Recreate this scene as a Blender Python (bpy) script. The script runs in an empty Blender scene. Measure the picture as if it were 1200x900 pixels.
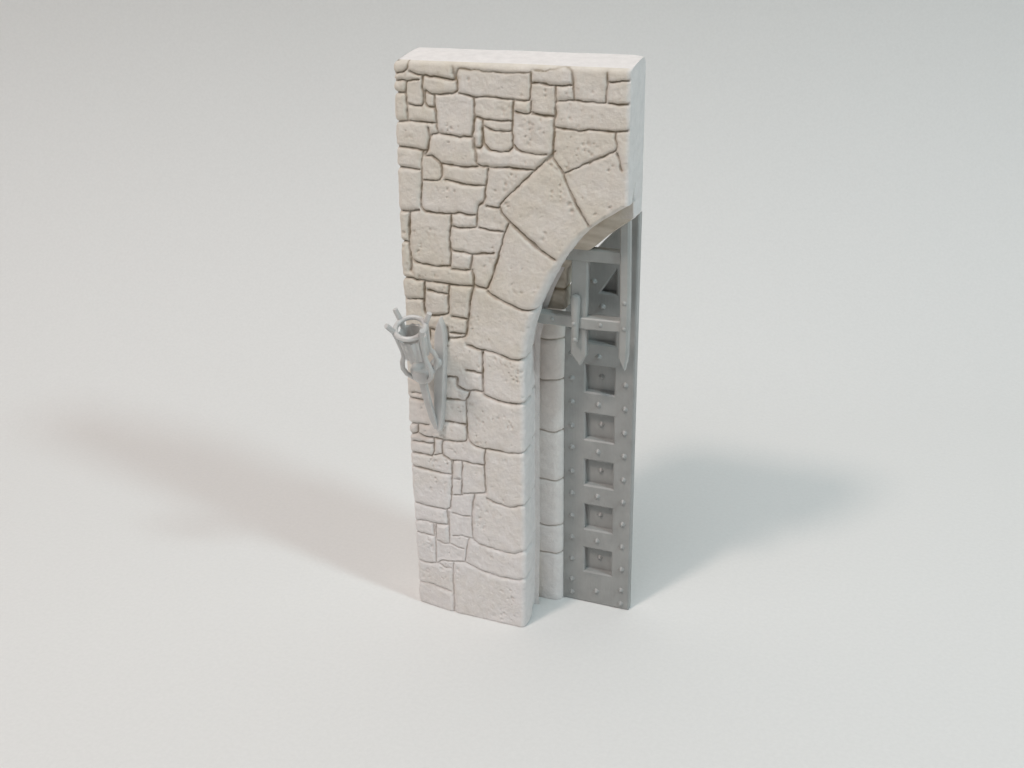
import bpy, math, random
import numpy as np
from mathutils import Vector, Matrix
from mathutils.geometry import tessellate_polygon

random.seed(7)
rng = np.random.default_rng(11)
MM = 0.001                      # all shapes below are written in millimetres

scene = bpy.context.scene
col = scene.collection

JOINTS = """
-23.78,150.63 -24.16,148.28 -25.18,147.46 -27.2,146.98
-23.56,147.62 -21.99,147.05 -20.22,146.87 -16.54,146.55 -13.76,146.13 -12.36,146.31
-12.36,146.31 -11.94,147.81 -11.56,148.59 -9.49,148.67 -5.41,148.3 -0.69,148.18 2.65,148.37 5.46,148.41
-12.91,149.16 -12.63,147.78 -12.52,146.49
5.62,148.42 5.75,146.38 5.38,143.93 5.19,142.46 3.85,142.34 2.01,142.4
-12.01,146.26 -11.96,143.78 -13.21,143.16 -16.04,142.82 -18.52,142.86 -19.9,143.59
-11.46,143.24 -9.74,142.94 -8.03,142.56 -5.61,142.82 -2.54,142.71 -0.18,142.39 1.51,142.53
-27.31,145.49 -25.49,145.66 -24.61,145.44 -21.53,145.88
-27.7,142.71 -25.15,142.88
-24.61,145.44 -24.92,142.58 -24.74,140.02 -24.85,136.79
-20.42,146.55 -20.65,144.03 -20.58,141.18 -21.01,140.05 -22.65,139.87 -24.24,140.37
-20.09,143.42 -20.24,140.88 -19.76,139.95 -17.98,139.87
-17.82,142.64 -17.79,140.04 -17.53,138.46 -17.64,136.53
-27.64,136.25 -25.06,136.45 -22.15,136.45 -19.63,136.26 -17.64,136.46
-17.64,136.53 -17.46,135.25 -17.23,134.29
-8.04,142.24 -8.05,140.21 -8.23,137.67 -8.52,134.79 -8.73,133.82
-17.24,134.13 -15.11,133.83 -11.92,133.56 -8.74,133.75
-19.7,135.12 -19.45,133.18 -19.98,130.53 -21,128.81
-19.45,133.18 -18.7,133.72 -17.25,133.96
-27.71,130.38 -25.13,130.21 -21.47,129.94 -20.37,130.01
-8.23,137.67 -7.68,138.34 -6.14,137.78 -2.35,137.67 1.06,137.7
1.51,142.53 1.28,140.05 1.05,137.54 1.06,135.02 1.19,132.17
-6.15,137.47 -6.19,134.6 -6.42,132.02 -6.73,131.36 -7.96,131.28
-6.02,136.37 -4.48,135.66 -2.43,135.3 0.84,135.64
-6.08,134.61 -5.99,132.37 -4.64,131.01 -2.57,130.65 -0.14,130.97 1.08,131.85
1.44,132.51 2.27,131.28 4.98,130.82 9.03,130.76
1.96,139.93 3.8,139.56 5.31,139.79 5.65,140.11 7.14,139.57 9.13,139.37
5.69,142.42 5.49,140.88 5.31,139.79
6.25,146.4 9.2,146.22
5.8,149.02 9.23,148.85
-8.4,133.51 -8.31,131.26 -7.86,129.34 -8.09,128.02
5.79,148.33 5.65,146.37 5.38,143.93 5.19,142.46
6.29,148.95 8.9,148.84 10.85,149.42 12.79,149.79 14.39,149.85 15.19,148.99 15.29,147.07 15.35,144.98 15.68,143.19
5.92,146.23 7.89,146.16 10.5,145.97 12.77,145.92 14.87,146.16
11.31,145.86 11.24,143.9 11.46,142.69 11.27,139.94 10.92,137.15
11.45,142.54 12.76,142.82 15.68,143.04 17.61,142.83 20.16,142.81 22.55,142.68
22.93,149.14 22.9,146.79 22.75,144.12 22.64,142.68
23.27,147.1 25.45,147.34 28.24,147.54
23.34,142.66 25.85,142.54 28.35,142.6
5.81,139.66 7.8,139.39 10.78,139.3
11.09,137 13.72,136.75 16.98,136.5 19.57,136.96 22.14,136.86 24.7,136.7 26.59,136.96 28.32,137.21
24.95,136.71 24.88,135.18 25.38,133.68 24.92,132.57
24.92,132.57 22.85,131.51 20.27,130.25 18.97,129.53
11.09,137 10.73,133.71 10.54,130.86 10.44,130.38
10.37,130.53 9.02,129.33
-27.71,130.38 -24.76,130.23 -21.66,129.93
-21.3,129.79 -21.82,127.43 -22.12,124.39 -22.22,120.99 -22.59,118.22 -22.53,116.16 -21.83,115.35 -19.79,115.17 -14.98,115.24 -12.76,115.77 -10.95,115.41 -8.77,115.53
-27.88,125.5 -25.09,125.46 -22.5,125.3
-21.93,122.71 -17.86,123.08
-20.83,128.49 -18.99,128.78 -17.6,127.71 -16.74,126.77 -16.89,124.09 -17.49,123.21
-16.73,127.1 -14.02,126.96 -11.17,126.66 -7.6,127.07
-16.02,123.31 -13.5,122.93 -10.63,122.61 -8.49,122.47 -5.99,122.73
-8.01,129.98 -7.93,127.7 -6.88,127.28 -4.78,127.1 -1.28,127.24 2.18,127.26 5.94,127.04
-5.14,126.75 -5.38,124.92 -5.92,122.57 -6.31,118.86 -7.96,117.71 -8.35,115.29 -8.52,112.71
11.05,131.69 9.02,129.81 6.28,127.06 3.85,124.78 0.66,121.74 -2.59,118.49 -2.79,117.63
-5.81,117.88 -4.03,117.63 -2.69,117.54
-2.67,118.14 -1.94,116.52 -0.22,114.64 2.9,112.21 6.02,109.77 8.79,107.48
0.47,113.85 3.24,111.73 6.7,108.64 10.87,106.48
-0.41,114.12 -1.16,112.52 -2.14,109.68 -2.94,106.82 -3.93,103.92 -4.55,101.73
-7.98,112.58 -5.29,112.14 -2.78,112.09 -1.53,112.07
-14.76,112.32 -12.57,112 -8.89,112.5
-14.99,115.07 -15.11,112.63 -15.63,109.8 -15.59,106.98 -14.88,106.17 -12.84,106.19 -9.9,105.78 -7.31,106.32 -4.4,106.5
-15.59,106.98 -15.62,104.14 -15.82,102.33
-27.9,114.94 -25.8,115.12 -23.33,115.39
-25.82,114.84 -26.11,111.65 -26.31,107.73 -26.39,103.77 -25.87,102.91 -24.76,102.3 -21.33,101.93 -18.68,101.85 -15.83,102.15
-28.25,107.37 -26.41,107.36
-26.25,103.06 -26.45,100.12
-15.29,101.66 -13.05,101.54 -10.62,101.8
-9.91,105.6 -10.3,103.26 -10.62,101.8
10.54,130.07 11.7,128.72 13.09,126.9 13.36,125.8 14.36,123.46 15.7,120.64 17.38,117.84 19.24,115.04
13.36,127.01 15.69,128.04 18.97,129.84 22.21,131.31 25.08,132.74
25.25,132.13 25.92,130.31 26.44,128.48
-28.54,98.06 -26.96,98.23 -24.67,97.75 -20.82,97.73 -17.01,97.67 -13.24,97.55 -9.86,97.74
-10.06,101.86 -9.78,99.74 -9.87,97.56 -10.27,96.79 -10.98,93.42 -11.5,90.03 -11.74,88.89
-9.85,98.11 -8,97.7 -6.53,97.39 -5.74,99.1 -4.54,102.09 -3.35,105.03 -2.96,106.12
> -6.18,96.89 -4.74,95.79 -1.47,94.54 1.42,93.44 3.41,93.03
-22.94,97.57 -23.24,94.58 -23.49,91.94 -23.46,89.32 -22.52,88.68 -20.17,89.04 -18.21,89.4 -16.83,90.13
-16.46,97.19 -16.77,94.95 -16.71,92.37 -16.83,90.13
-22.11,95.45 -19.44,95.09 -16.96,94.93
-27.95,92.55 -23.82,92.84
-15.91,89.3 -13.63,89.1 -11.73,89.08
-11.74,88.89 -12.27,85.45 -12.91,84.04 -17.38,83.26
-16.71,84.87 -13.82,84.94 -12.29,85.07
-17.41,86.3 -17.32,82.89
-23.43,86.67 -22.16,84.93 -22.32,82.23
-22.33,85.29 -20.98,85.08
> -12.03,82.26 -10.14,81.56 -7.86,81.3 -6.35,81.32 -3.35,80.59 -0.75,79.82 1.49,79.94
-8.08,80.7 -8.31,77.6 -8.41,74.89 -8.39,72.16
-12.91,75.2 -10.4,75.06 -8.29,74.98
-12.91,75.32 -10.4,75.18 -8.29,74.98
-8.22,76.85 -8.25,72.96 -8.48,69.79
-18.32,72.65 -15.35,73.09 -15.47,70.71 -14.13,69.92 -12.19,69.54 -10.6,70.06 -8.28,69.9
> -8.11,69.26 -6.78,68.67 -4.1,68.1 -1.05,67.8 1.24,68.08
-12.2,69.22 -12.86,67.53 -13.49,66.63
-18.65,66.43 -16.25,66.68 -13.49,66.63
-13.29,66.66 -13.25,63.05 -13.3,60.21 -13.44,56.9 -13.61,55.02 -15.64,54.54 -20.1,54.31 -22.54,54.51
-19.8,59.95 -16.58,60.07 -13.59,59.83
> -13.25,58.58 -13.16,56.13 -12.03,54.47 -8.88,53.57 -7.29,53.85 -4.53,53.85 -1.41,53.66 0.93,54.17
-8.49,53.43 -8.85,48.99 -8.79,45.21 -8.74,40.95
-20.12,54.1 -20.78,53.14 -20.82,50.19 -19.96,49.29 -17.95,48.59 -15.49,49.04 -12.27,48.79 -8.85,48.91
-28.62,71.22 -26.84,70.6
-28.32,66.75 -25.46,66.99
-29.04,65.22 -27.2,65.09 -24.76,65.07
-29.55,57.71 -27.27,57.88 -24.17,58.19
-27.27,57.88 -27.49,55.76 -27.86,55.07 -29.56,54.57
-27.44,55.14 -25.42,54.44 -22.94,54.65 -22.95,53.19 -23.2,50.19 -23.89,49
-29.07,52.54 -26.77,52.73 -24.3,52.53 -23.04,52.96
-29.3,49.1 -26.59,49.07 -23.89,49
-20.94,50.17 -23.05,49.37
-29.37,45.01 -27.28,44.74 -23.95,44.5 -20.65,44.26 -18.57,44.43
-18.17,48.34 -18.38,44.25
-17.75,48.63 -18.17,44.29 -18.6,39.89 -18.9,38.09
-15.1,48.69 -15.4,43.96 -15.74,39.15
-17.61,43.11 -15.42,43.44
-15.12,39.27 -11.82,39.83 -8.75,40.61
-29.48,33.69 -27.15,33.44 -23.77,33.24 -20.4,33.3 -19.32,33.83 -18.69,38.13 -18.26,42.55
-20.4,33.17 -20.15,31.66 -20.3,28.72
-29.64,27.99 -27.03,28.53 -24.06,28.16 -20.22,28.6
-24.52,27.61 -24.49,24.44
-29.88,24.42 -27.3,24.2 -24.51,24.07
-23.87,27.75 -23.93,24.56 -24.32,19.88 -24.46,15.2
-23.51,22.82 -21.41,22.13 -20.11,22.56
-19.8,32.62 -19.8,28.6 -20.1,22.65
-18.54,32.66 -16.27,32.24 -13.56,32.49
-18.06,38.26 -15.56,38.75
-15.56,43.07 -15.74,39.15
-12.04,39.44 -12.69,36.71 -12.95,32.26 -13.18,26.87 -12.81,25.6
-18.91,25.27 -16.14,26.01 -14.48,25.69 -12.81,25.69
-19.68,22.65 -17.6,21.92 -15.7,21.79
-14.29,25.28 -15.06,21.93 -15.59,17.69
> -29.63,14.87 -27.46,14.51 -24.46,15.2 -22.57,16.56 -19.55,16.79 -17.81,17.41 -15.26,17.53 -11.93,16.22 -8.6,15.51 -4.45,15.19 -0.32,15.34 0.92,15.77
-23.49,15.42 -21.82,14.4 -19.87,14.76
-19.23,16.39 -19.59,11.63 -19.52,6.91 -19.63,2.08
-30.12,7.24 -27,7.6 -23.95,7.18 -20.49,6.68
-19.61,2.57 -19.66,-0.35
> -8.4,39.08 -6.61,38.36 -3.81,37.84 -1.41,37.68 0.79,38.56
> -12.82,25.37 -10.79,24.24 -7.08,23.79 -4.22,23.44 -0.95,23.5 0.9,24.58
"""
LEFT=" -27.46,150.91 -27.57,147.15 -27.75,140.45 -27.97,131.6 -28.1,125.36 -28.38,116.89 -28.53,106.25 -28.7,99.68 -28.64,90.51 -29.44,68.83 -29.79,53.91 -30.09,40.96 -30.08,27.57 -30.35,13.6 -31.11,1.89 "
RIGHT=" 28.07,120.44 25.17,118.44 21.96,116.4 18.82,113.93 16.59,111.71 13.86,108.19 10.34,102.86 6.88,95.75 5.75,93.03 4.3,88.31 3.56,85.05 2.86,81.51 2.62,79.12 2.58,72.14 2.28,53.97 2.02,31.33 2.01,23.28 1.39,0.72 "

# ------------------------------------------------------------------ helpers
def link(name, me, mat, parent=None):
    o = bpy.data.objects.new(name, me)
    col.objects.link(o)
    if mat is not None:
        me.materials.append(mat)
    if parent is not None:
        o.parent = parent
    return o


def thing(name, label, cat, loc=(0, 0, 0)):
    o = bpy.data.objects.new(name, None)
    o.empty_display_size = 0.005
    o.location = Vector(loc) * MM
    o['label'] = label
    o['category'] = cat
    o['kind'] = 'thing'
    col.objects.link(o)
    return o


class Mesh:
    """collects vertices (mm) and faces for ONE mesh object"""
    def __init__(self):
        self.v, self.f = [], []

    def add(self, verts, faces):
        n = len(self.v)
        self.v += [tuple(p) for p in verts]
        self.f += [tuple(n + i for i in f) for f in faces]

    def sheet(self, grid, flip=False, closed=False):
        r, c = len(grid), len(grid[0])
        fs = []
        for j in range(r - 1):
            for i in range(c if closed else c - 1):
                k = (i + 1) % c
                q = (j * c + i, j * c + k, (j + 1) * c + k, (j + 1) * c + i)
                fs.append(q[::-1] if flip else q)
        self.add([p for row in grid for p in row], fs)

    def tube(self, pts, radii, n=12, cap=True):
        pts = [Vector(p) for p in pts]
        if not hasattr(radii, '__len__'):
            radii = [radii] * len(pts)
        t0 = (pts[1] - pts[0]).normalized()
        u = t0.orthogonal().normalized()
        rings = []
        for i, p in enumerate(pts):
            a = pts[max(i - 1, 0)]
            b = pts[min(i + 1, len(pts) - 1)]
            t = (b - a).normalized()
            u = (u - t * u.dot(t)).normalized()
            w = t.cross(u)
            rings.append([p + (u * math.cos(2 * math.pi * k / n) + w * math.sin(2 * math.pi * k / n)) * radii[i]
                          for k in range(n)])
        base = len(self.v)
        self.sheet(rings, closed=True)
        if cap:
            self.f.append(tuple(base + k for k in range(n))[::-1])
            m = base + (len(pts) - 1) * n
            self.f.append(tuple(m + k for k in range(n)))

    def lathe(self, origin, axis, prof, n=24):
        """prof: (distance along the axis, radius)"""
        o, a = Vector(origin), Vector(axis).normalized()
        u = a.orthogonal().normalized()
        w = a.cross(u)
        grid = [[o + a * t + (u * math.cos(2 * math.pi * k / n) + w * math.sin(2 * math.pi * k / n)) * r
                 for k in range(n)] for t, r in prof]
        self.sheet(grid, closed=True)

    def slab(self, poly, y0, y1, ch=0.2):
        """polygon in the x-z plane, from depth y0 (front) to y1 (back), front and back edges chamfered"""
        poly = [Vector((p[0], p[1])) for p in poly]
        n = len(poly)
        area = sum(poly[i].x * poly[(i + 1) % n].y - poly[(i + 1) % n].x * poly[i].y for i in range(n))
        if area < 0:
            poly.reverse()
        inner = inset(poly, ch)
        rings = [[(p.x, y0, p.y) for p in inner], [(p.x, y0 + ch, p.y) for p in poly],
                 [(p.x, y1 - ch, p.y) for p in poly], [(p.x, y1, p.y) for p in inner]]
        b = len(self.v)
        self.sheet(rings, closed=True, flip=True)
        tri = tessellate_polygon([[Vector((p.x, p.y, 0)) for p in inner]])
        m = b + 3 * n
        for t in tri:
            self.f.append(tuple(b + i for i in t))
            self.f.append(tuple(m + i for i in t)[::-1])

    def build(self, name, mat, parent=None, smooth=None):
        off = parent_offset(parent)
        me = bpy.data.meshes.new(name)
        me.from_pydata([((x - off.x) * MM, (y - off.y) * MM, (z - off.z) * MM) for x, y, z in self.v], [], self.f)
        me.validate()
        fix_normals(me)
        if smooth is not None:
            me.shade_smooth()
            me.set_sharp_from_angle(angle=math.radians(smooth))
        return link(name, me, mat, parent)


def fix_normals(me):
    import bmesh
    bm = bmesh.new()
    bm.from_mesh(me)
    bmesh.ops.recalc_face_normals(bm, faces=bm.faces)
    bm.to_mesh(me)
    bm.free()


def parent_offset(parent):
    return Vector((0, 0, 0)) if parent is None else parent.matrix_basis.to_translation() / MM


def inset(poly, d):
    n = len(poly)
    out = []
    for i in range(n):
        a, b, c = poly[i - 1], poly[i], poly[(i + 1) % n]
        e1, e2 = (b - a).normalized(), (c - b).normalized()
        n1, n2 = Vector((-e1.y, e1.x)), Vector((-e2.y, e2.x))
        m = n1 + n2
        m = m / max(m.dot(n1), 0.35)
        out.append(b + m * d)
    return out


def pline(s):
    return [tuple(float(v) for v in p.split(',')) for p in s.split()]


def smoothstep(a, b, x):
    t = np.clip((x - a) / (b - a), 0, 1)
    return t * t * (3 - 2 * t)


# ------------------------------------------------------------------ materials
def new_mat(name):
    m = bpy.data.materials.new(name)
    m.use_nodes = True
    nt = m.node_tree
    return m, nt, nt.nodes, nt.links, nt.nodes['Principled BSDF']


def noise(nt, vec, scale, detail=4, rough=0.6):
    n = nt.nodes.new('ShaderNodeTexNoise')
    n.inputs['Scale'].default_value = scale
    n.inputs['Detail'].default_value = detail
    n.inputs['Roughness'].default_value = rough
    nt.links.new(vec, n.inputs['Vector'])
    return n


def ramp(nt, fac, stops):
    r = nt.nodes.new('ShaderNodeValToRGB')
    while len(r.color_ramp.elements) < len(stops):
        r.color_ramp.elements.new(0.5)
    for e, (p, c) in zip(r.color_ramp.elements, stops):
        e.position = p
        e.color = (*c, 1) if len(c) == 3 else c
    nt.links.new(fac, r.inputs['Fac'])
    return r


def mix(nt, fac, a, b):
    m = nt.nodes.new('ShaderNodeMix')
    m.data_type = 'RGBA'
    for sock, v in ((m.inputs['Factor'], fac), (m.inputs['A'], a), (m.inputs['B'], b)):
        if hasattr(v, 'is_output'):
            nt.links.new(v, sock)
        elif isinstance(v, (int, float)):
            sock.default_value = v
        else:
            sock.default_value = (*v, 1)
    return m.outputs['Result']


PLASTER = dict(clean=(0.83, 0.795, 0.78), aged=(0.73, 0.665, 0.56), wash_shade=(0.26, 0.20, 0.125))


def plaster_material():
    m, nt, N, L, bsdf = new_mat('cast_plaster')
    tc = N.new('ShaderNodeTexCoord')
    big = noise(nt, tc.outputs['Object'], 55, 3)
    mid = noise(nt, tc.outputs['Object'], 420, 4, 0.65)
    at_w = N.new('ShaderNodeAttribute'); at_w.attribute_name = 'wash_shade'
    at_a = N.new('ShaderNodeAttribute'); at_a.attribute_name = 'aged'
    r1 = ramp(nt, mid.outputs['Fac'], [(0.32, (0.88, 0.88, 0.88)), (0.68, (1.06, 1.06, 1.06))])
    body = mix(nt, at_a.outputs['Fac'], PLASTER['clean'], PLASTER['aged'])
    mul = N.new('ShaderNodeMix'); mul.data_type = 'RGBA'; mul.blend_type = 'MULTIPLY'
    mul.inputs['Factor'].default_value = 0.55
    L.new(body, mul.inputs['A']); L.new(r1.outputs['Color'], mul.inputs['B'])
    out = mix(nt, at_w.outputs['Fac'], mul.outputs['Result'], PLASTER['wash_shade'])
    L.new(out, bsdf.inputs['Base Color'])
    bsdf.inputs['Roughness'].default_value = 0.88
    bsdf.inputs['Specular IOR Level'].default_value = 0.25
    fine = noise(nt, tc.outputs['Object'], 1500, 5, 0.7)
    bump = N.new('ShaderNodeBump')
    bump.inputs['Strength'].default_value = 0.8
    bump.inputs['Distance'].default_value = 0.00028
    L.new(fine.outputs['Fac'], bump.inputs['Height'])
    L.new(bump.outputs['Normal'], bsdf.inputs['Normal'])
    return m


def resin_material(name, colour, rough=0.42, layer=True, sss=0.0):
    m, nt, N, L, bsdf = new_mat(name)
    tc = N.new('ShaderNodeTexCoord')
    n1 = noise(nt, tc.outputs['Object'], 140, 4)
    c2 = tuple(c * 0.86 for c in colour)
    c3 = tuple(min(1, c * 1.1) for c in colour)
    r = ramp(nt, n1.outputs['Fac'], [(0.3, c2), (0.7, c3)])
    L.new(r.outputs['Color'], bsdf.inputs['Base Color'])
    bsdf.inputs['Roughness'].default_value = rough
    bsdf.inputs['IOR'].default_value = 1.5
    if sss:
        bsdf.inputs['Subsurface Weight'].default_value = sss
        bsdf.inputs['Subsurface Radius'].default_value = (0.0012, 0.0012, 0.0012)
        bsdf.inputs['Subsurface Scale'].default_value = 1.0
    if layer:                     # fine printing layers
        w = N.new('ShaderNodeTexWave')
        w.wave_type = 'BANDS'; w.bands_direction = 'X'
        w.inputs['Scale'].default_value = 420
        w.inputs['Distortion'].default_value = 1.2
        w.inputs['Detail'].default_value = 2
        L.new(tc.outputs['Object'], w.inputs['Vector'])
        n2 = noise(nt, tc.outputs['Object'], 900, 3)
        ad = N.new('ShaderNodeMath'); ad.operation = 'ADD'
        L.new(w.outputs['Fac'], ad.inputs[0]); L.new(n2.outputs['Fac'], ad.inputs[1])
        bump = N.new('ShaderNodeBump')
        bump.inputs['Strength'].default_value = 0.22
        bump.inputs['Distance'].default_value = 0.00008
        L.new(ad.outputs[0], bump.inputs['Height'])
        L.new(bump.outputs['Normal'], bsdf.inputs['Normal'])
    return m


def paper_material():
    m, nt, N, L, bsdf = new_mat('matt_paper')
    tc = N.new('ShaderNodeTexCoord')
    n1 = noise(nt, tc.outputs['Object'], 900, 3)
    r = ramp(nt, n1.outputs['Fac'], [(0.3, (0.755, 0.75, 0.735)), (0.7, (0.785, 0.78, 0.765))])
    L.new(r.outputs['Color'], bsdf.inputs['Base Color'])
    bsdf.inputs['Roughness'].default_value = 0.9
    bsdf.inputs['Specular IOR Level'].default_value = 0.2
    bump = N.new('ShaderNodeBump')
    bump.inputs['Strength'].default_value = 0.12
    bump.inputs['Distance'].default_value = 0.0001
    L.new(n1.outputs['Fac'], bump.inputs['Height'])
    L.new(bump.outputs['Normal'], bsdf.inputs['Normal'])
    return m


M_PLASTER = plaster_material()
M_DOOR = resin_material('grey_resin', (0.35, 0.352, 0.342), 0.36)
M_GATE = resin_material('portcullis_resin', (0.40, 0.405, 0.39), 0.42, sss=0.15)
M_TORCH = resin_material('torch_resin', (0.60, 0.59, 0.575), 0.34, layer=False, sss=0.5)
M_PAPER = paper_material()

# ------------------------------------------------------------------ the carved wall relief
# The relief is carved in an unrolled plane: x across the front (continuing round
# the right corner into the reveal), z up.  Joints are pressed grooves.
H = 150.0
RX0, RX1, RZ0, RZ1, RS = -34.0, 48.0, -1.0, 153.0, 0.125
NX, NZ = int((RX1 - RX0) / RS), int((RZ1 - RZ0) / RS)


def value_noise(cell, seed, anis=1.0):
    g = np.random.default_rng(seed)
    cx, cz = cell, cell * anis
    gx, gz = int((RX1 - RX0) / cx) + 3, int((RZ1 - RZ0) / cz) + 3
    a = g.random((gz, gx)) * 2 - 1
    xs, zs = np.arange(NX) * RS / cx, np.arange(NZ) * RS / cz
    xi, zi = xs.astype(int), zs.astype(int)
    fx, fz = xs - xi, zs - zi
    fx, fz = fx * fx * (3 - 2 * fx), (fz * fz * (3 - 2 * fz))[:, None]
    top = a[zi][:, xi] * (1 - fx) + a[zi][:, xi + 1] * fx
    bot = a[zi + 1][:, xi] * (1 - fx) + a[zi + 1][:, xi + 1] * fx
    return top * (1 - fz) + bot * fz


left_pts = pline(LEFT)
right_pts = pline(RIGHT)
LZ = np.array([p[1] for p in left_pts][::-1]); LX = np.array([p[0] for p in left_pts][::-1])
RZ = np.array([p[1] for p in right_pts][::-1]); RX = np.array([p[0] for p in right_pts][::-1])
APEX = 120.6


def x_left(z):
    return np.interp(z, LZ, LX)


def x_right(z):
    return np.where(np.asarray(z) >= APEX, 28.2, np.interp(z, np.append(RZ, APEX), np.append(RX, 28.2)))


def draw_joint(D, pts, wob):
    """distance to a hand-pressed joint, kept as the minimum in a local window"""
    for (ax, az), (bx, bz) in zip(pts[:-1], pts[1:]):
        pad = 2.2
        i0 = max(int((min(ax, bx) - pad - RX0) / RS), 0); i1 = min(int((max(ax, bx) + pad - RX0) / RS) + 1, NX)
        j0 = max(int((min(az, bz) - pad - RZ0) / RS), 0); j1 = min(int((max(az, bz) + pad - RZ0) / RS) + 1, NZ)
        if i1 <= i0 or j1 <= j0:
            continue
        X = RX0 + np.arange(i0, i1) * RS + wob[0][j0:j1, i0:i1]
        Z = (RZ0 + np.arange(j0, j1) * RS)[:, None] + wob[1][j0:j1, i0:i1]
        dx, dz = bx - ax, bz - az
        t = np.clip(((X - ax) * dx + (Z - az) * dz) / max(dx * dx + dz * dz, 1e-9), 0, 1)
        d = np.hypot(X - ax - t * dx, Z - az - t * dz)
        D[j0:j1, i0:i1] = np.minimum(D[j0:j1, i0:i1], d)


def rounded(pts):
    """cut the corners of a traced joint (Chaikin)"""
    for _ in range(1):
        if len(pts) < 3:
            return pts
        q = [pts[0]]
        for a, b in zip(pts[:-1], pts[1:]):
            q.append((a[0] * .86 + b[0] * .14, a[1] * .86 + b[1] * .14))
            q.append((a[0] * .14 + b[0] * .86, a[1] * .14 + b[1] * .86))
        q.append(pts[-1])
        pts = q
    return pts


def carve():
    D = np.full((NZ, NX), 9.0)
    w1, w2 = value_noise(1.1, 1) * 0.13, value_noise(1.1, 2) * 0.13
    w1 += value_noise(0.4, 21) * 0.06
    w2 += value_noise(0.4, 22) * 0.06
    for ln in JOINTS.strip().splitlines():
        wrap = ln.startswith('>')
        pts = pline(ln[1:] if wrap else ln)
        pts = rounded(pts)
        if wrap:                   # the joint runs on round the corner into the reveal
            x, z = pts[-1]
            pts = pts + [(x + 1.2, z + 0.15), (x + 9, z + 0.1), (x + 20, z - 0.3)]
        draw_joint(D, pts, (w1, w2))
    # stones = connected areas between the joints
    st = 3
    free = (D[::st, ::st] > 0.42)
    nz, nx = free.shape
    lab = np.zeros((nz, nx), int)
    cur = 0
    F = free.tolist()
    lb = lab.tolist()
    for j in range(nz):
        for i in range(nx):
            if F[j][i] and not lb[j][i]:
                cur += 1
                stack = [(j, i)]
                lb[j][i] = cur
                while stack:
                    a, b = stack.pop()
                    for c, d in ((a + 1, b), (a - 1, b), (a, b + 1), (a, b - 1)):
                        if 0 <= c < nz and 0 <= d < nx and F[c][d] and not lb[c][d]:
                            lb[c][d] = cur
                            stack.append((c, d))
    lab = np.repeat(np.repeat(np.array(lb), st, 0), st, 1)[:NZ, :NX]
    pad = np.zeros((NZ, NX), int)
    pad[:lab.shape[0], :lab.shape[1]] = lab
    lab = pad
    off = rng.uniform(-0.16, 0.22, cur + 1); off[0] = 0
    tx = rng.uniform(-0.018, 0.018, cur + 1); tz = rng.uniform(-0.016, 0.016, cur + 1)
    tint = rng.uniform(-1, 1, cur + 1); tint[0] = 0
    X = (RX0 + np.arange(NX) * RS)[None, :]
    Z = (RZ0 + np.arange(NZ) * RS)[:, None]
    cnt = np.bincount(lab.ravel(), minlength=cur + 1).clip(1)
    mx = np.bincount(lab.ravel(), np.broadcast_to(X, D.shape).ravel(), cur + 1) / cnt
    mz = np.bincount(lab.ravel(), np.broadcast_to(Z, D.shape).ravel(), cur + 1) / cnt
    stone = off[lab] + tx[lab] * np.clip(X - mx[lab], -6, 6) + tz[lab] * np.clip(Z - mz[lab], -6, 6)
    shoulder = smoothstep(0.3, 1.1, D)
    up = smoothstep(10, 75, Z)     # the joints are pressed deeper towards the top
    var = np.clip(0.5 + 0.45 * value_noise(4.0, 3) + 0.45 * value_noise(1.3, 31), 0, 1.3)
    hw = (0.08 + 0.135 * var) * (0.85 + 0.35 * up)
    groove = np.exp(-(D / hw) ** 2 * 0.7) * (0.40 + 0.22 * up) + np.exp(-(D / 0.5) ** 2) * (0.13 + 0.13 * up)
    rough = value_noise(7, 4) * 0.10 + value_noise(2.4, 5) * 0.085 + value_noise(1.0, 6) * 0.06 + value_noise(0.45, 7) * 0.045
    # pick marks and little air holes, clustered on some stones
    pits = np.zeros_like(D)
    g = np.random.default_rng(5)
    spots = []
    for _ in range(120):
        cx, cz = g.uniform(-29, 28), g.uniform(2, 148)
        for _ in range(g.integers(2, 9)):
            spots.append((cx + g.normal(0, 1.5), cz + g.normal(0, 1.5), g.uniform(.16, .5), g.uniform(.14, .42)))
    for _ in range(420):
        spots.append((g.uniform(-30, 34), g.uniform(1, 148), g.uniform(.12, .26), g.uniform(.08, .28)))
    for cx, cz, r, dp in spots:
        i0, i1 = max(int((cx - 3 * r - RX0) / RS), 0), min(int((cx + 3 * r - RX0) / RS) + 1, NX)
        j0, j1 = max(int((cz - 3 * r - RZ0) / RS), 0), min(int((cz + 3 * r - RZ0) / RS) + 1, NZ)
        e = g.uniform(0.6, 1.6); a = g.uniform(0, math.pi)
        dx = X[:, i0:i1] - cx; dz = Z[j0:j1] - cz
        p = dx * math.cos(a) + dz * math.sin(a); q = (-dx * math.sin(a) + dz * math.cos(a)) * e
        pits[j0:j1, i0:i1] = np.maximum(pits[j0:j1, i0:i1], dp * np.exp(-((p * p + q * q) / (r * r)) ** 1.3))
    depth = groove - shoulder * (stone + rough) + pits * shoulder
    brk = smoothstep(-0.55, 0.05, value_noise(1.6, 8))
    wash_shade = np.exp(-(D / (hw * 1.0)) ** 2) * (0.42 + 0.40 * up) * (0.45 + 0.55 * brk)
    halo = np.exp(-(D / 0.8) ** 2) * (0.13 * up + 0.02)
    wash_shade = np.clip(wash_shade + halo * (0.6 + 0.5 * value_noise(1.3, 9)) + pits * 0.55 * (0.35 + 0.65 * up), 0, 0.95)
    aged = np.clip(0.02 + 0.62 * smoothstep(20, 110, Z) + tint[lab] * 0.16 + value_noise(9, 10) * 0.16 + value_noise(2, 12) * 0.10, 0, 1)
    return depth, wash_shade, aged


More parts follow.
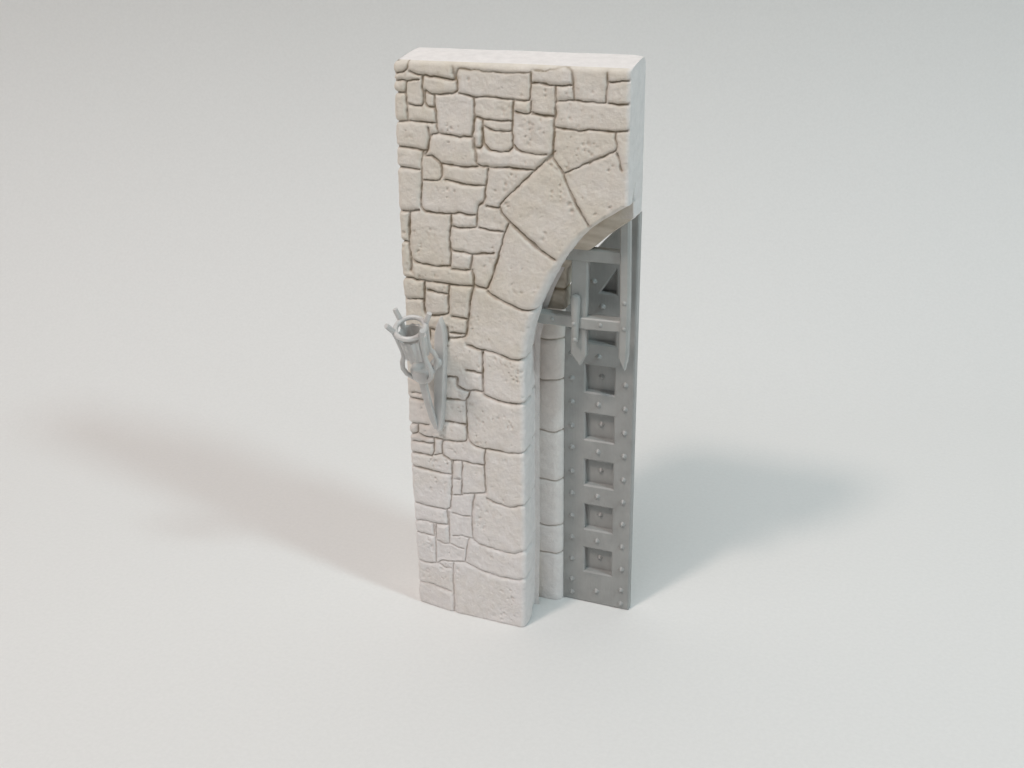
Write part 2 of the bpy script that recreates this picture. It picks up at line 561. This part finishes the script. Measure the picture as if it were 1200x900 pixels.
DEPTH, WASH, AGED = carve()


def sample(A, x, z):
    u = np.clip((x - RX0) / RS, 0, NX - 1.001); v = np.clip((z - RZ0) / RS, 0, NZ - 1.001)
    i, j = u.astype(int), v.astype(int)
    fu, fv = u - i, v - j
    return (A[j, i] * (1 - fu) + A[j, i + 1] * fu) * (1 - fv) + (A[j + 1, i] * (1 - fu) + A[j + 1, i + 1] * fu) * fv


def mesh_from_grid(name, V, mat, parent, attrs, smooth=True, cap_faces=()):
    r, c = V.shape[:2]
    idx = np.arange(r * c).reshape(r, c)
    quads = np.stack([idx[:-1, :-1], idx[:-1, 1:], idx[1:, 1:], idx[1:, :-1]], -1).reshape(-1, 4)
    faces = quads.tolist() + [list(f) for f in cap_faces]
    me = bpy.data.meshes.new(name)
    me.from_pydata((V.reshape(-1, 3) * MM).tolist(), [], faces)
    for k, a in attrs.items():
        at = me.attributes.new(k, 'FLOAT', 'POINT')
        at.data.foreach_set('value', np.ascontiguousarray(a.reshape(-1), dtype=np.float32))
    me.shade_smooth()
    return link(name, me, mat, parent)


wall = thing('stone_wall', 'white plaster miniature stone wall with brown-washed joints and half an arched gateway', 'wall')


def build_wall_body():
    nzr, nfr = 660, 270
    zs = np.unique(np.concatenate([np.linspace(0, H, nzr), np.linspace(APEX - 0.02, APEX + 0.02, 3)]))
    nl, na, ns = 7, 6, 34
    rows, S, Zc = [], [], []
    bow = lambda x, z: 1.5 * np.clip((-x - 14) / 16, 0, 1) ** 2 * np.clip(1 - z / 22, 0, 1)
    for z in zs:
        xl, xr = float(x_left(z)), float(x_right(z))
        arch = float(smoothstep(70, 92, np.array(z)) * (z < APEX))
        rl, rr = 0.7, 1.15 + 0.75 * arch
        dz = 0.15
        slope = 0.0 if z >= APEX else float((x_right(z + dz) - x_right(z - dz)) / (2 * dz)) if z < APEX - 0.3 else 1.6
        nrm = np.array([1.0, 0.0, -slope]); nrm /= np.linalg.norm(nrm)
        pts, nn, ss = [], [], []
        DL = 11.4
        for t in np.linspace(DL, rl, nl)[:-1]:                       # left side, back to front
            pts.append((xl, t, z)); nn.append((-1, 0, 0)); ss.append(xl - t)
        for a in np.linspace(0, math.pi / 2, na)[:-1]:               # left front edge
            pts.append((xl + rl - rl * math.cos(a), rl - rl * math.sin(a), z)); nn.append((-math.cos(a), -math.sin(a), 0)); ss.append(xl + 0.6 * a)
        for x in np.linspace(xl + rl, xr - rr, nfr):                 # front
            pts.append((x, 0.0, z)); nn.append((0, -1, 0)); ss.append(x)
        for a in np.linspace(0, math.pi / 2, na + 3)[1:]:            # right front edge
            pts.append((xr - rr + rr * math.sin(a), rr - rr * math.cos(a), z))
            v = np.array([0, -1, 0]) * math.cos(a) + nrm * math.sin(a)
            nn.append(tuple(v / np.linalg.norm(v))); ss.append(xr - rr + rr * a)
        # reveal: front order to 5.8 deep, then it steps back a little
        f = float(1 - smoothstep(104, 117, np.array(z)))
        end = 11.4 + 3.9 * f
        rec = 1.7 * f
        for t in np.linspace(rr, 5.8, ns // 2)[1:]:
            pts.append((xr, t, z)); nn.append(tuple(nrm)); ss.append(xr + t)
        for t in np.linspace(0, 1, ns - ns // 2 + 1)[1:]:
            y = 5.8 + (end - 5.8) * t
            k = min(1.0, (y - 5.8) / 0.7)
            pts.append((xr - rec * (0.45 * math.sqrt(k) + 0.55 * t), y, z)); nn.append(tuple(nrm)); ss.append(xr + y)
        rows.append((pts, nn)); S.append(ss); Zc.append([z] * len(ss))
    P = np.array([r[0] for r in rows]); Nn = np.array([r[1] for r in rows]); S = np.array(S); Zc = np.array(Zc)
    d = sample(DEPTH, S, Zc)
    # soften the relief on the left flank, the reveal's back and at the very bottom
    k = np.ones_like(d)
    k *= np.where(P[..., 1] > 6, 0.5, 1.0)
    top_cut = (Zc >= APEX) & (S > 28.0)
    k = np.where(top_cut, 0.12, k)
    k = k * (0.12 + 0.88 * smoothstep(0.3, 3.0, H - Zc))
    P = P - Nn * (d * k)[..., None]
    # the cut face on the right: its rear half is broken back a little above the arch
    lim = 3.0 + (Zc - APEX) * 0.42
    brkn = smoothstep(0, 0.5, P[..., 1] - lim) * (1 - smoothstep(124.0, 124.7, Zc)) * (1 - smoothstep(7.5, 10.5, P[..., 1])) * top_cut
    P[..., 0] -= 0.6 * brkn
    # the worn top edge
    e = np.clip(H - Zc, 0, None)
    wob = 1.3 + 0.12 * np.sin(S * 0.37) + 0.25 * np.sin(S * 0.17 + 1)
    rnd = np.where(e < wob, (wob - np.sqrt(np.clip(wob * wob - (wob - e) ** 2, 0, None))), 0)
    P[..., 1] += rnd * np.clip(-Nn[..., 1], 0, 1)
    P[..., 0] += rnd * 0.8 * np.clip(-Nn[..., 0], 0, 1)
    # bottom edge, slightly rubbed
    eb = np.clip(0.6 - Zc, 0, None)
    P -= Nn * (eb * eb * 0.8)[..., None]
    P[..., 1] += bow(P[..., 0], Zc)
    w = sample(WASH, S, Zc); ag = sample(AGED, S, Zc)
    side = np.clip(Nn[..., 0], 0, 1)
    w = w * (1 - 0.1 * side); w = np.where(top_cut, 0.0, w)
    ag = ag * (1 - 0.9 * side)
    ag = np.where((P[..., 0] < -29) & (P[..., 1] > 1.5), 0.1, ag)
    # top cap: from the front edge back, rising a little; and the plain back
    r, c = P.shape[:2]
    i0, i1 = nl - 1 + na - 1, nl - 1 + na - 1 + nfr - 1
    V = [P]
    body = mesh_from_grid('wall_body', P, M_PLASTER, wall, dict(wash_shade=w, aged=ag))
    # one mesh: join the cap into the same mesh data
    me = body.data
    top = P[-1]
    capx = top[:, 0]; m = 14
    grid = []
    front = top[i0 - na:i1 + na + 3]
    for t in np.linspace(0, 1, m):
        row = []
        for p in front:
            x = p[0]
            yb = 13.0 if x < 25.5 else 13.0 - (x - 25.5) / 2.7 * 2.2
            yb = yb if x > -26.8 else 11.0 + (x + 28.0) / 1.2 * 2.0
            y = p[1] + (yb - p[1]) * t
            z = p[2] + 1.15 * math.sin(min(1, t * 1.0) * math.pi / 2) - (0.5 * max(0, t - 0.93) / 0.07) + 0.03 * math.sin(x * 0.31 + t * 2) * t
            row.append((x, y, z))
        grid.append(row)
    g = np.array(grid)
    # side skirts of the cap and the back
    back = [[(float(x_left(z)), 11.4, z) for z in zs[::30]], [(float(x_right(z)), 11.4, z) for z in zs[::30]]]
    mb = Mesh()
    mb.sheet([[tuple(p) for p in rw] for rw in g])
    mb.sheet([[tuple(p) for p in g[-1]], [(p[0], p[1] - 0.3, 146.0) for p in g[-1]]])
    mb.sheet([[tuple(p) for p in g[:, -1]], [(top[-1][0] - 0.02, p[1], 148.6) for p in g[:, -1]]])
    mb.sheet([[tuple(p) for p in g[:, 0]], [(top[0][0] + 0.02, p[1], 148.6) for p in g[:, 0]]])
    mb.sheet(back)
    n0 = len(me.vertices)
    allv = np.empty(n0 * 3); me.vertices.foreach_get('co', allv)
    faces = [tuple(p.vertices) for p in me.polygons]
    verts = allv.reshape(-1, 3).tolist() + [(x * MM, y * MM, z * MM) for x, y, z in mb.v]
    faces += [tuple(n0 + i for i in f) for f in mb.f]
    w2 = np.concatenate([w.ravel(), np.zeros(len(mb.v))]); a2 = np.concatenate([ag.ravel(), np.full(len(mb.v), 0.06)])
    me2 = bpy.data.meshes.new('wall_body')
    me2.from_pydata(verts, [], faces)
    for kk, aa in (('wash_shade', w2), ('aged', a2)):
        at = me2.attributes.new(kk, 'FLOAT', 'POINT')
        at.data.foreach_set('value', np.ascontiguousarray(aa, dtype=np.float32))
    me2.materials.append(M_PLASTER)
    me2.shade_smooth()
    body.data = me2
    bpy.data.meshes.remove(me)


build_wall_body()


def groove_z(z, levels, hw=0.3, depth=0.5):
    g = 0.0
    for lv in levels:
        g = max(g, math.exp(-((z - lv) / hw) ** 2))
    return g * depth, g


RING = pline('9.1,89.8 9.3,95 9.9,100.6 12.6,103.6 17.9,107.9 22.3,112.0 25.5,114.5 28.15,116.5')
RZS, RXS = [p[1] for p in RING], [p[0] for p in RING]
COLZ = [80.2, 68.7, 53.8, 39.0, 24.7, 15.7]


def build_inner_arch():
    """the inner, deeper ring of the arch with the plain block behind the wall"""
    zs = np.concatenate([np.linspace(0, 89.6, 12), np.linspace(89.85, 116.5, 150), np.linspace(117, 147, 10)])
    V, W = [], []
    jz = [95.0, 104.5]
    for z in zs:
        solid = z < 89.7
        x2 = 0.2 if solid else float(np.interp(z, RZS, RXS))
        yf = 12.0 if z < 98 else 12.0 - 6.6 * float(smoothstep(98, 114, np.array(z)))
        yb = 16.5 if x2 < 26.2 else 16.5 - (x2 - 26.2) / 1.95 * 5.1
        g, gw = (0, 0) if solid else groove_z(z, jz, 0.35, 0.45)
        r = 0.6
        xl = float(x_left(z)) + 0.6
        row = [(xl, yf, z)]
        row += [(xl + (x2 - r - xl) * t, yf + (g if t > .7 else 0), z) for t in np.linspace(0.2, 1, 14)]
        row += [(x2 - r + r * math.sin(a) - g * math.sin(a), yf + r - r * math.cos(a) + g * math.cos(a), z) for a in np.linspace(0, math.pi / 2, 7)[1:]]
        row += [(x2 - g, yf + r + (yb - yf - r) * t, z) for t in np.linspace(0.1, 1, 10)]
        xm = min(x2, 26.2)
        row += [(xm - 0.3, 16.5, z), (xl, 16.5, z), (xl, yf, z)]
        V.append(row); W.append([0.0 if i < 4 or i > 30 else min(0.9, gw * 0.7 + (0.0 if solid or (z > 116 and i > 15) else 0.36 + 0.10 * math.sin(z * 1.9 + i * 0.8) + 0.07 * math.sin(z * 4.7 + i * 1.9))) for i in range(len(row))])  # mottled brown stain on the ring, deepened to paint in the soffit's shade
    V = np.array(V)
    V[..., 0] += (np.sin(V[..., 1] * 1.7 + V[..., 2] * 0.9) * 0.04)
    c = V.shape[1]
    nb = V.shape[0]
    caps = [list(range(c))[::-1], [(nb - 1) * c + i for i in range(c)]]
    # underside ledge at the springing is given by the jump between z 89.6 and 89.85
    mesh_from_grid('inner_arch', V, M_PLASTER, wall, dict(wash_shade=np.array(W), aged=np.where(((V[..., 2] > 116) & (V[..., 0] > 27.3)) | (V[..., 0] < -15), 0.05, 0.75)), cap_faces=caps)


def build_inner_column():
    zs = np.linspace(0, 90.2, 420)
    V, W = [], []
    g0 = np.random.default_rng(3)
    ph = g0.uniform(0, 6, 12)
    for z in zs:
        xr = float(np.interp(z, [0, 29, 69, 83, 90], [6.75, 6.95, 7.25, 7.6, 7.8]))
        xl = -1.6
        row, wr = [], []
        n = 40
        for i in range(n + 1):
            t = i / n
            x = xl + (xr - xl) * t
            # flat-ish front, soft bead on the right
            u = (x - xl) / (xr - xl)
            y = 14.75 + 0.55 * (2 * (u - 0.55)) ** 2
            if u > 0.72:
                q = (u - 0.72) / 0.28
                y += 1.7 * (1 - math.sqrt(max(0, 1 - q * q)))
            if u < 0.12:
                y += (0.12 - u) * 4.0
            lv = [c + 0.45 * (2 * (u - 0.55)) ** 2 * (1 if k % 2 else 0.6) + 0.16 * math.sin(u * 9 + ph[k]) - 0.25 for k, c in enumerate(COLZ)]
            g, gw = groove_z(z, lv, 0.2, 0.42)
            gs, _ = groove_z(z, lv, 0.9, 0.22)
            b = 0.05 * math.sin(z * 0.8 + u * 4) + 0.04 * math.sin(z * 2.1 + u * 7 + 1)
            eb = 0.5 * max(0, 0.7 - z) ** 2
            row.append((x - (g + gs) * (0.8 if u > .85 else 0), y + g + gs + b * 0.6 + eb, z)); wr.append(gw * 0.62)
        row.append((xr - 0.1, 17.1, z)); wr.append(0.0)
        V.append(row); W.append(wr)
    V, W = np.array(V), np.array(W)
    c = V.shape[1]
    nb = V.shape[0]
    mesh_from_grid('inner_column', V, M_PLASTER, wall, dict(wash_shade=W, aged=np.full(V.shape[:2], 0.02) + np.linspace(0, .35, nb)[:, None]))


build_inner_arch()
build_inner_column()

# ------------------------------------------------------------------ the studded door
DY = 17.3
door = thing('door_panel', 'dark grey resin door panel with square recesses and studs standing behind the arch', 'door', (16, DY, 0))


def build_door():
    outline = pline('6.0,0 25.75,0 25.85,60 26.05,114.0 24.9,113.45 22.1,111.35 20.0,109.35 17.6,106.85 14,102.7 10.5,98.0 8.0,93 6.0,88')
    outline = [Vector(p) for p in outline]
    ch = 0.3
    inner = inset(outline, ch)
    mb = Mesh()
    n = len(outline)
    rings = [[(p.x, DY, p.y) for p in inner], [(p.x, DY + 0.3, p.y) for p in outline], [(p.x, DY + 2.4, p.y) for p in outline]]
    mb.sheet(rings, closed=True, flip=True)
    holes = []
    for k in range(6):
        z = 10.4 + 13.82 * k
        holes.append([(12.85, z), (20.6, z), (20.6, z + 7.6), (12.85, z + 7.6)])
    holes.append([(16.7, 93.3), (20.7, 93.3), (20.7, 99.6)])
    back = []
    loops = [inner]
    for h in holes:
        h = [Vector(p) for p in h]
        outer = inset(h, -0.42)
        loops.append(outer)
        m = len(h)
        rr = [[(p.x, DY, p.y) for p in outer], [(p.x, DY + 0.32, p.y) for p in h], [(p.x, DY + 2.0, p.y) for p in h]]
        mb.sheet(rr, closed=True)
        b = len(mb.v)
        mb.add([(p.x, DY + 2.0, p.y) for p in h], [tuple(range(m))])
    tri = tessellate_polygon([[Vector((p.x, p.y, 0)) for p in lp] for lp in loops])
    flat = [p for lp in loops for p in lp]
    b = len(mb.v)
    mb.add([(p.x, DY, p.y) for p in flat], [tuple(t) for t in tri])
    b = len(mb.v)
    tri = tessellate_polygon([[Vector((p.x, p.y, 0)) for p in outline]])
    mb.add([(p.x, DY + 2.4, p.y) for p in outline], [tuple(t) for t in tri])
    mb.build('panel', M_DOOR, door)
    # studs: low pointed pyramids
    st = Mesh()
    k = 8
    R, hgt = 0.98, 0.85
    prof = [(1.0, -0.05), (0.84, 0.12), (0.5, 0.42), (0.22, 0.70), (0.06, hgt)]
    grid = [[(R * f * math.cos(2 * math.pi * i / k) * (1.0 if i % 2 == 0 else 0.86), -h, R * f * math.sin(2 * math.pi * i / k) * (1.0 if i % 2 == 0 else 0.86)) for i in range(k)] for f, h in prof]
    st.sheet(grid, closed=True)
    st.f.append(tuple(4 * k + i for i in range(k)))
    me = bpy.data.meshes.new('stud')
    me.from_pydata([(x * MM, y * MM, z * MM) for x, y, z in st.v], [], st.f)
    fix_normals(me)
    me.shade_smooth()
    me.set_sharp_from_angle(angle=math.radians(50))
    me.materials.append(M_DOOR)
    pos = []
    for i in range(6):
        pos.append((16.7, 14.4 + 13.8 * i, 2.0))
    pos += [(16.4, z, 0) for z in (4.3, 20.9, 35.0, 48.6, 62.4, 75.9)] + [(17.2, 89.6, 0), (14.9, 96.0, 0)]
    pos += [(9.2, z, 0) for z in (2.5, 6.85, 13.7, 20.75, 27.7, 34.7, 41.5, 48.8, 55.3, 62.2, 69.0, 76.0, 83.0)]
    pos += [(23.5, z, 0) for z in (1.8, 6.3, 13.2, 20.5, 27.7, 34.6, 41.4, 48.5, 55.3, 62.2, 69.0, 75.9, 82.8, 89.8, 96.7)]
    for x, z, dy in pos:
        o = bpy.data.objects.new('stud', me)
        o.location = Vector((x - 16, dy, z)) * MM
        o.rotation_euler = (0, random.uniform(-.2, .2), 0)
        col.objects.link(o)
        o.parent = door


build_door()

# ------------------------------------------------------------------ the portcullis piece
PY = 8.3
gate = thing('portcullis', 'pale grey resin portcullis fragment with pointed bars hanging under the arch', 'portcullis', (19, PY, 77))


def build_portcullis():
    b = Mesh(); b.slab(pline('11.95,79.9 14.3,76.8 15.9,79.7 16.0,90 16.4,107 12.2,107 12.0,92'), PY, PY + 2.0, 0.3)
    b.build('pointed_bar', M_GATE, gate)
    b = Mesh(); b.slab(pline('24.35,80.6 25.9,77.4 26.6,81.2 26.75,95 26.6,106 26.45,117.3 24.0,115.8 24.2,106 24.5,92'), PY - 0.9, PY + 1.6, 0.45)
    b.build('pointed_bar', M_GATE, gate)
    b = Mesh(); b.slab(pline('1.2,87.0 8,87.1 16,86.9 25.2,87.3 25.2,90.1 16,89.9 8,90.0 1.2,90.1'), PY - 0.5, PY + 2.6, 0.3)
    b.build('cross_bar', M_GATE, gate)
    b = Mesh(); b.slab(pline('8.2,103.9 17,104.1 25.2,104.2 25.2,107.4 17,107.2 8.2,107.3'), PY - 0.2, PY + 2.4, 0.3)
    b.build('cross_bar', M_GATE, gate)
    b = Mesh()
    b.tube([(13.5, PY - 0.6, 83.6), (13.5, PY - 0.9, 84.6), (13.5, PY - 0.95, 88), (13.5, PY - 0.9, 92), (13.5, PY - 0.7, 94.4), (13.5, PY - 0.6, 95.3), (13.5, PY - 0.6, 95.75)],
           [0.5, 0.75, 0.85, 1.1, 1.2, 1.0, 0.35], 14)
    b.build('strap_pin', M_GATE, gate, smooth=40)
    for x, z in ((19.6, 88.6), (13.3, 88.6), (13.6, 84.5), (25.6, 88.4), (25.6, 95.0), (7.4, 88.6)):
        s = Mesh()
        y0 = PY - (1.75 if x < 15 and x > 12 else 0.45 if x < 22 else 0.85)
        s.lathe((x, y0 + 0.1, z), (0, -1, 0), [(0, 0.62), (0.25, 0.55), (0.42, 0.34), (0.5, 0.02)], 12)
        s.build('bolt', M_GATE, gate, smooth=60)


build_portcullis()

# ------------------------------------------------------------------ the torch holder
RIBS = (335, 38, 150, 215)
torch = thing('torch_holder', 'pale grey resin torch basket on a pointed bracket fixed to the left of the wall', 'torch', (-20, 0, 57))


def build_torch():
    b = Mesh()
    b.slab(pline('-18.55,89.2 -19.6,87.2 -20.2,84.5 -20.6,79 -21.0,73 -21.5,65 -21.7,60.5 -21.0,57.2 -19.8,58.0 -19.2,61.5 -18.6,67 -18.0,73.5 -17.5,80 -17.4,85 -17.9,87.6'), -1.9, 0.5, 0.35)
    b.build('back_plate', M_TORCH, torch, smooth=30)
    base = Vector((-22.0, -5.2, 74.2)); top = Vector((-20.9, -12.9, 91.0))
    ax = top - base
    Ln = ax.length
    a = ax.normalized()
    u = a.cross(Vector((0, 0, 1))).normalized()
    w = u.cross(a)
    P = lambda t, r, ph: base + a * (t * Ln) + (u * math.cos(ph) + w * math.sin(ph)) * r
    # strut
    b = Mesh()
    q = [Vector((-22.1, -5.6, 73.6)), Vector((-21.9, -4.6, 69)), Vector((-21.5, -2.6, 62)), Vector((-21.1, -1.3, 58.4))]
    hw = [0.95, 0.9, 0.75, 0.55]
    g = []
    for p, h in zip(q, hw):
        g.append([p + Vector((-h, 0.5, 0)), p + Vector((-h, -0.45, -0.2)), p + Vector((h, -0.45, -0.2)), p + Vector((h, 0.5, 0))])
    b.sheet(g, closed=True)
    b.f += [(0, 1, 2, 3), (15, 14, 13, 12)]
    b.build('strut', M_TORCH, torch)
    b = Mesh()
    b.tube([(-20.6, -5.0, 76.0), (-20.2, -3.2, 76.8), (-19.6, -1.2, 77.4)], [1.5, 1.25, 1.5], 14)
    b.build('arm', M_TORCH, torch, smooth=40)
    # hub
    b = Mesh()
    b.lathe(base, a, [(-0.9, 0.05), (-0.8, 1.2), (-0.2, 1.9), (0.8, 2.45), (2.2, 2.75), (3.6, 2.7), (4.2, 2.3), (4.0, 1.4), (3.4, 0.05)], 28)
    b.build('hub', M_TORCH, torch, smooth=50)
    # basket: a thin flared band with an open ring above it
    b = Mesh()
    t0, t1 = 0.47, 0.86
    n = 96
    grid = []
    for t, rr in [(t0, 2.7), (t0 + 0.015, 3.0), (t1 - 0.01, 3.5), (t1, 3.4), (t1 - 0.01, 3.0), (t0, 2.35), (t0, 2.7)]:
        grid.append([P(t, rr + (0.16 * math.cos(14 * 2 * math.pi * e / n) if rr > 2.9 and t != t1 - 0.01 or rr == 3.5 else 0), 2 * math.pi * e / n) for e in range(n)])
    b.sheet(grid, closed=True)
    b.build('basket_band', M_TORCH, torch, smooth=50)
    b = Mesh()
    q = [(0.97 * Ln + 0.64 * math.cos(e), 3.6 + 0.64 * math.sin(e)) for e in np.linspace(0, 2 * math.pi, 13)]
    b.lathe(base, a, q, 36)
    b.build('ring', M_TORCH, torch, smooth=60)
    for deg in RIBS:
        ph = math.radians(deg)
        pts = [P(1.12, 5.3, ph), P(1.05, 4.65, ph), P(0.98, 3.95, ph), P(0.85, 3.6, ph), P(0.62, 3.2, ph), P(0.50, 3.25, ph), P(0.40, 4.0, ph), P(0.28, 4.3, ph), P(0.16, 3.7, ph), P(0.06, 2.4, ph), P(0.0, 1.6, ph)]
        b = Mesh()
        b.tube(pts, [0.62, 0.66, 0.7, 0.68, 0.66, 0.64, 0.62, 0.6, 0.6, 0.6, 0.6], 10)
        b.build('rib', M_TORCH, torch, smooth=50)


build_torch()

# ------------------------------------------------------------------ the paper sweep it stands on
def build_backdrop():
    yaw = math.atan2(0.344, 0.84)
    prof = [(-2200, 0), (-700, 0), (-300, 0), (0, 0), (YB - RB, 0)]
    for k in range(1, 25):
        a = k / 24 * math.pi / 2 * LEAN
        prof.append((YB - RB + RB * math.sin(a), RB - RB * math.cos(a)))
    y, z = prof[-1]
    a = math.pi / 2 * LEAN
    for d in (150, 500, 900):
        prof.append((y + d * math.cos(a), z + d * math.sin(a)))
    c, s = math.cos(yaw), math.sin(yaw)
    grid = []
    for y, z in prof:
        grid.append([(x * c - y * s, x * s + y * c, z - 0.02) for x in np.linspace(-2200, 2200, 23)])
    b = Mesh()
    b.sheet(grid)
    o = b.build('backdrop', M_PAPER, None, smooth=60)
    o['kind'] = 'structure'
    o['label'] = 'plain white paper sweep'


YB, RB, LEAN = 240.0, 125.0, 1.1
build_backdrop()

# ------------------------------------------------------------------ light
world = bpy.data.worlds.new('World')
scene.world = world
world.use_nodes = True
bg = world.node_tree.nodes['Background']
bg.inputs['Color'].default_value = (0.97, 0.985, 1.0, 1)
bg.inputs['Strength'].default_value = 0.11


CP = (-120, -880, 1680)
CW, CS = 8.5, 170


def lamp(name, pos, target, watts, size, colour, spread=180):
    d = bpy.data.lights.new(name, 'AREA')
    d.shape = 'DISK'
    d.size = size * MM
    d.energy = watts
    d.color = colour
    d.spread = math.radians(spread)
    o = bpy.data.objects.new(name, d)
    o.location = Vector(pos) * MM
    o.rotation_euler = (Vector(target) - Vector(pos)).to_track_quat('-Z', 'Y').to_euler()
    col.objects.link(o)
    return o


def place(direction, elev, dist):
    """lamp position for light that travels along `direction` on the ground, coming down at `elev` degrees"""
    d = Vector((direction[0], direction[1], 0)).normalized()
    return Vector((0, 8, 60)) - d * dist * math.cos(math.radians(elev)) + Vector((0, 0, dist * math.sin(math.radians(elev))))


lamp('desk_lamp', place((0.48, 1.0), 56, 1000), (0, 8, 50), 1.95, 125, (1.0, 0.835, 0.76), 150)
lamp('side_lamp', place((-1.0, 0.27), 42, 1000), (0, 8, 50), 1.95, 125, (0.74, 0.94, 1.0), 150)
lamp('overhead_fill', CP, (0, -10, 10), CW, 1300, (0.975, 0.985, 1.0), CS)  # added soft overhead fill, standing in for most of the even ambient

# ------------------------------------------------------------------ camera
cam_data = bpy.data.cameras.new('Camera')
cam = bpy.data.objects.new('Camera', cam_data)
col.objects.link(cam)
cam_data.sensor_width = 36
cam_data.lens = 1296.2 / 1200 * 36
cam_data.clip_start = 0.005
cam_data.clip_end = 20
right = Vector((0.92905667, 0.3692245, -0.02295605))
down = Vector((0.13590772, -0.3983738, -0.90709834))
fwd = Vector((-0.34406802, 0.83962586, -0.4202923))
m = Matrix((right, -down, -fwd)).transposed().to_4x4()
m.translation = Vector((93.32, -228.83, 187.98)) * MM
cam.matrix_world = m
scene.camera = cam

vs = scene.view_settings
vs.view_transform = 'Standard'
vs.look = 'None'
vs.exposure = 0.06
vs.gamma = 1.0
scene.render.engine = 'CYCLES'
scene.cycles.max_bounces = 8
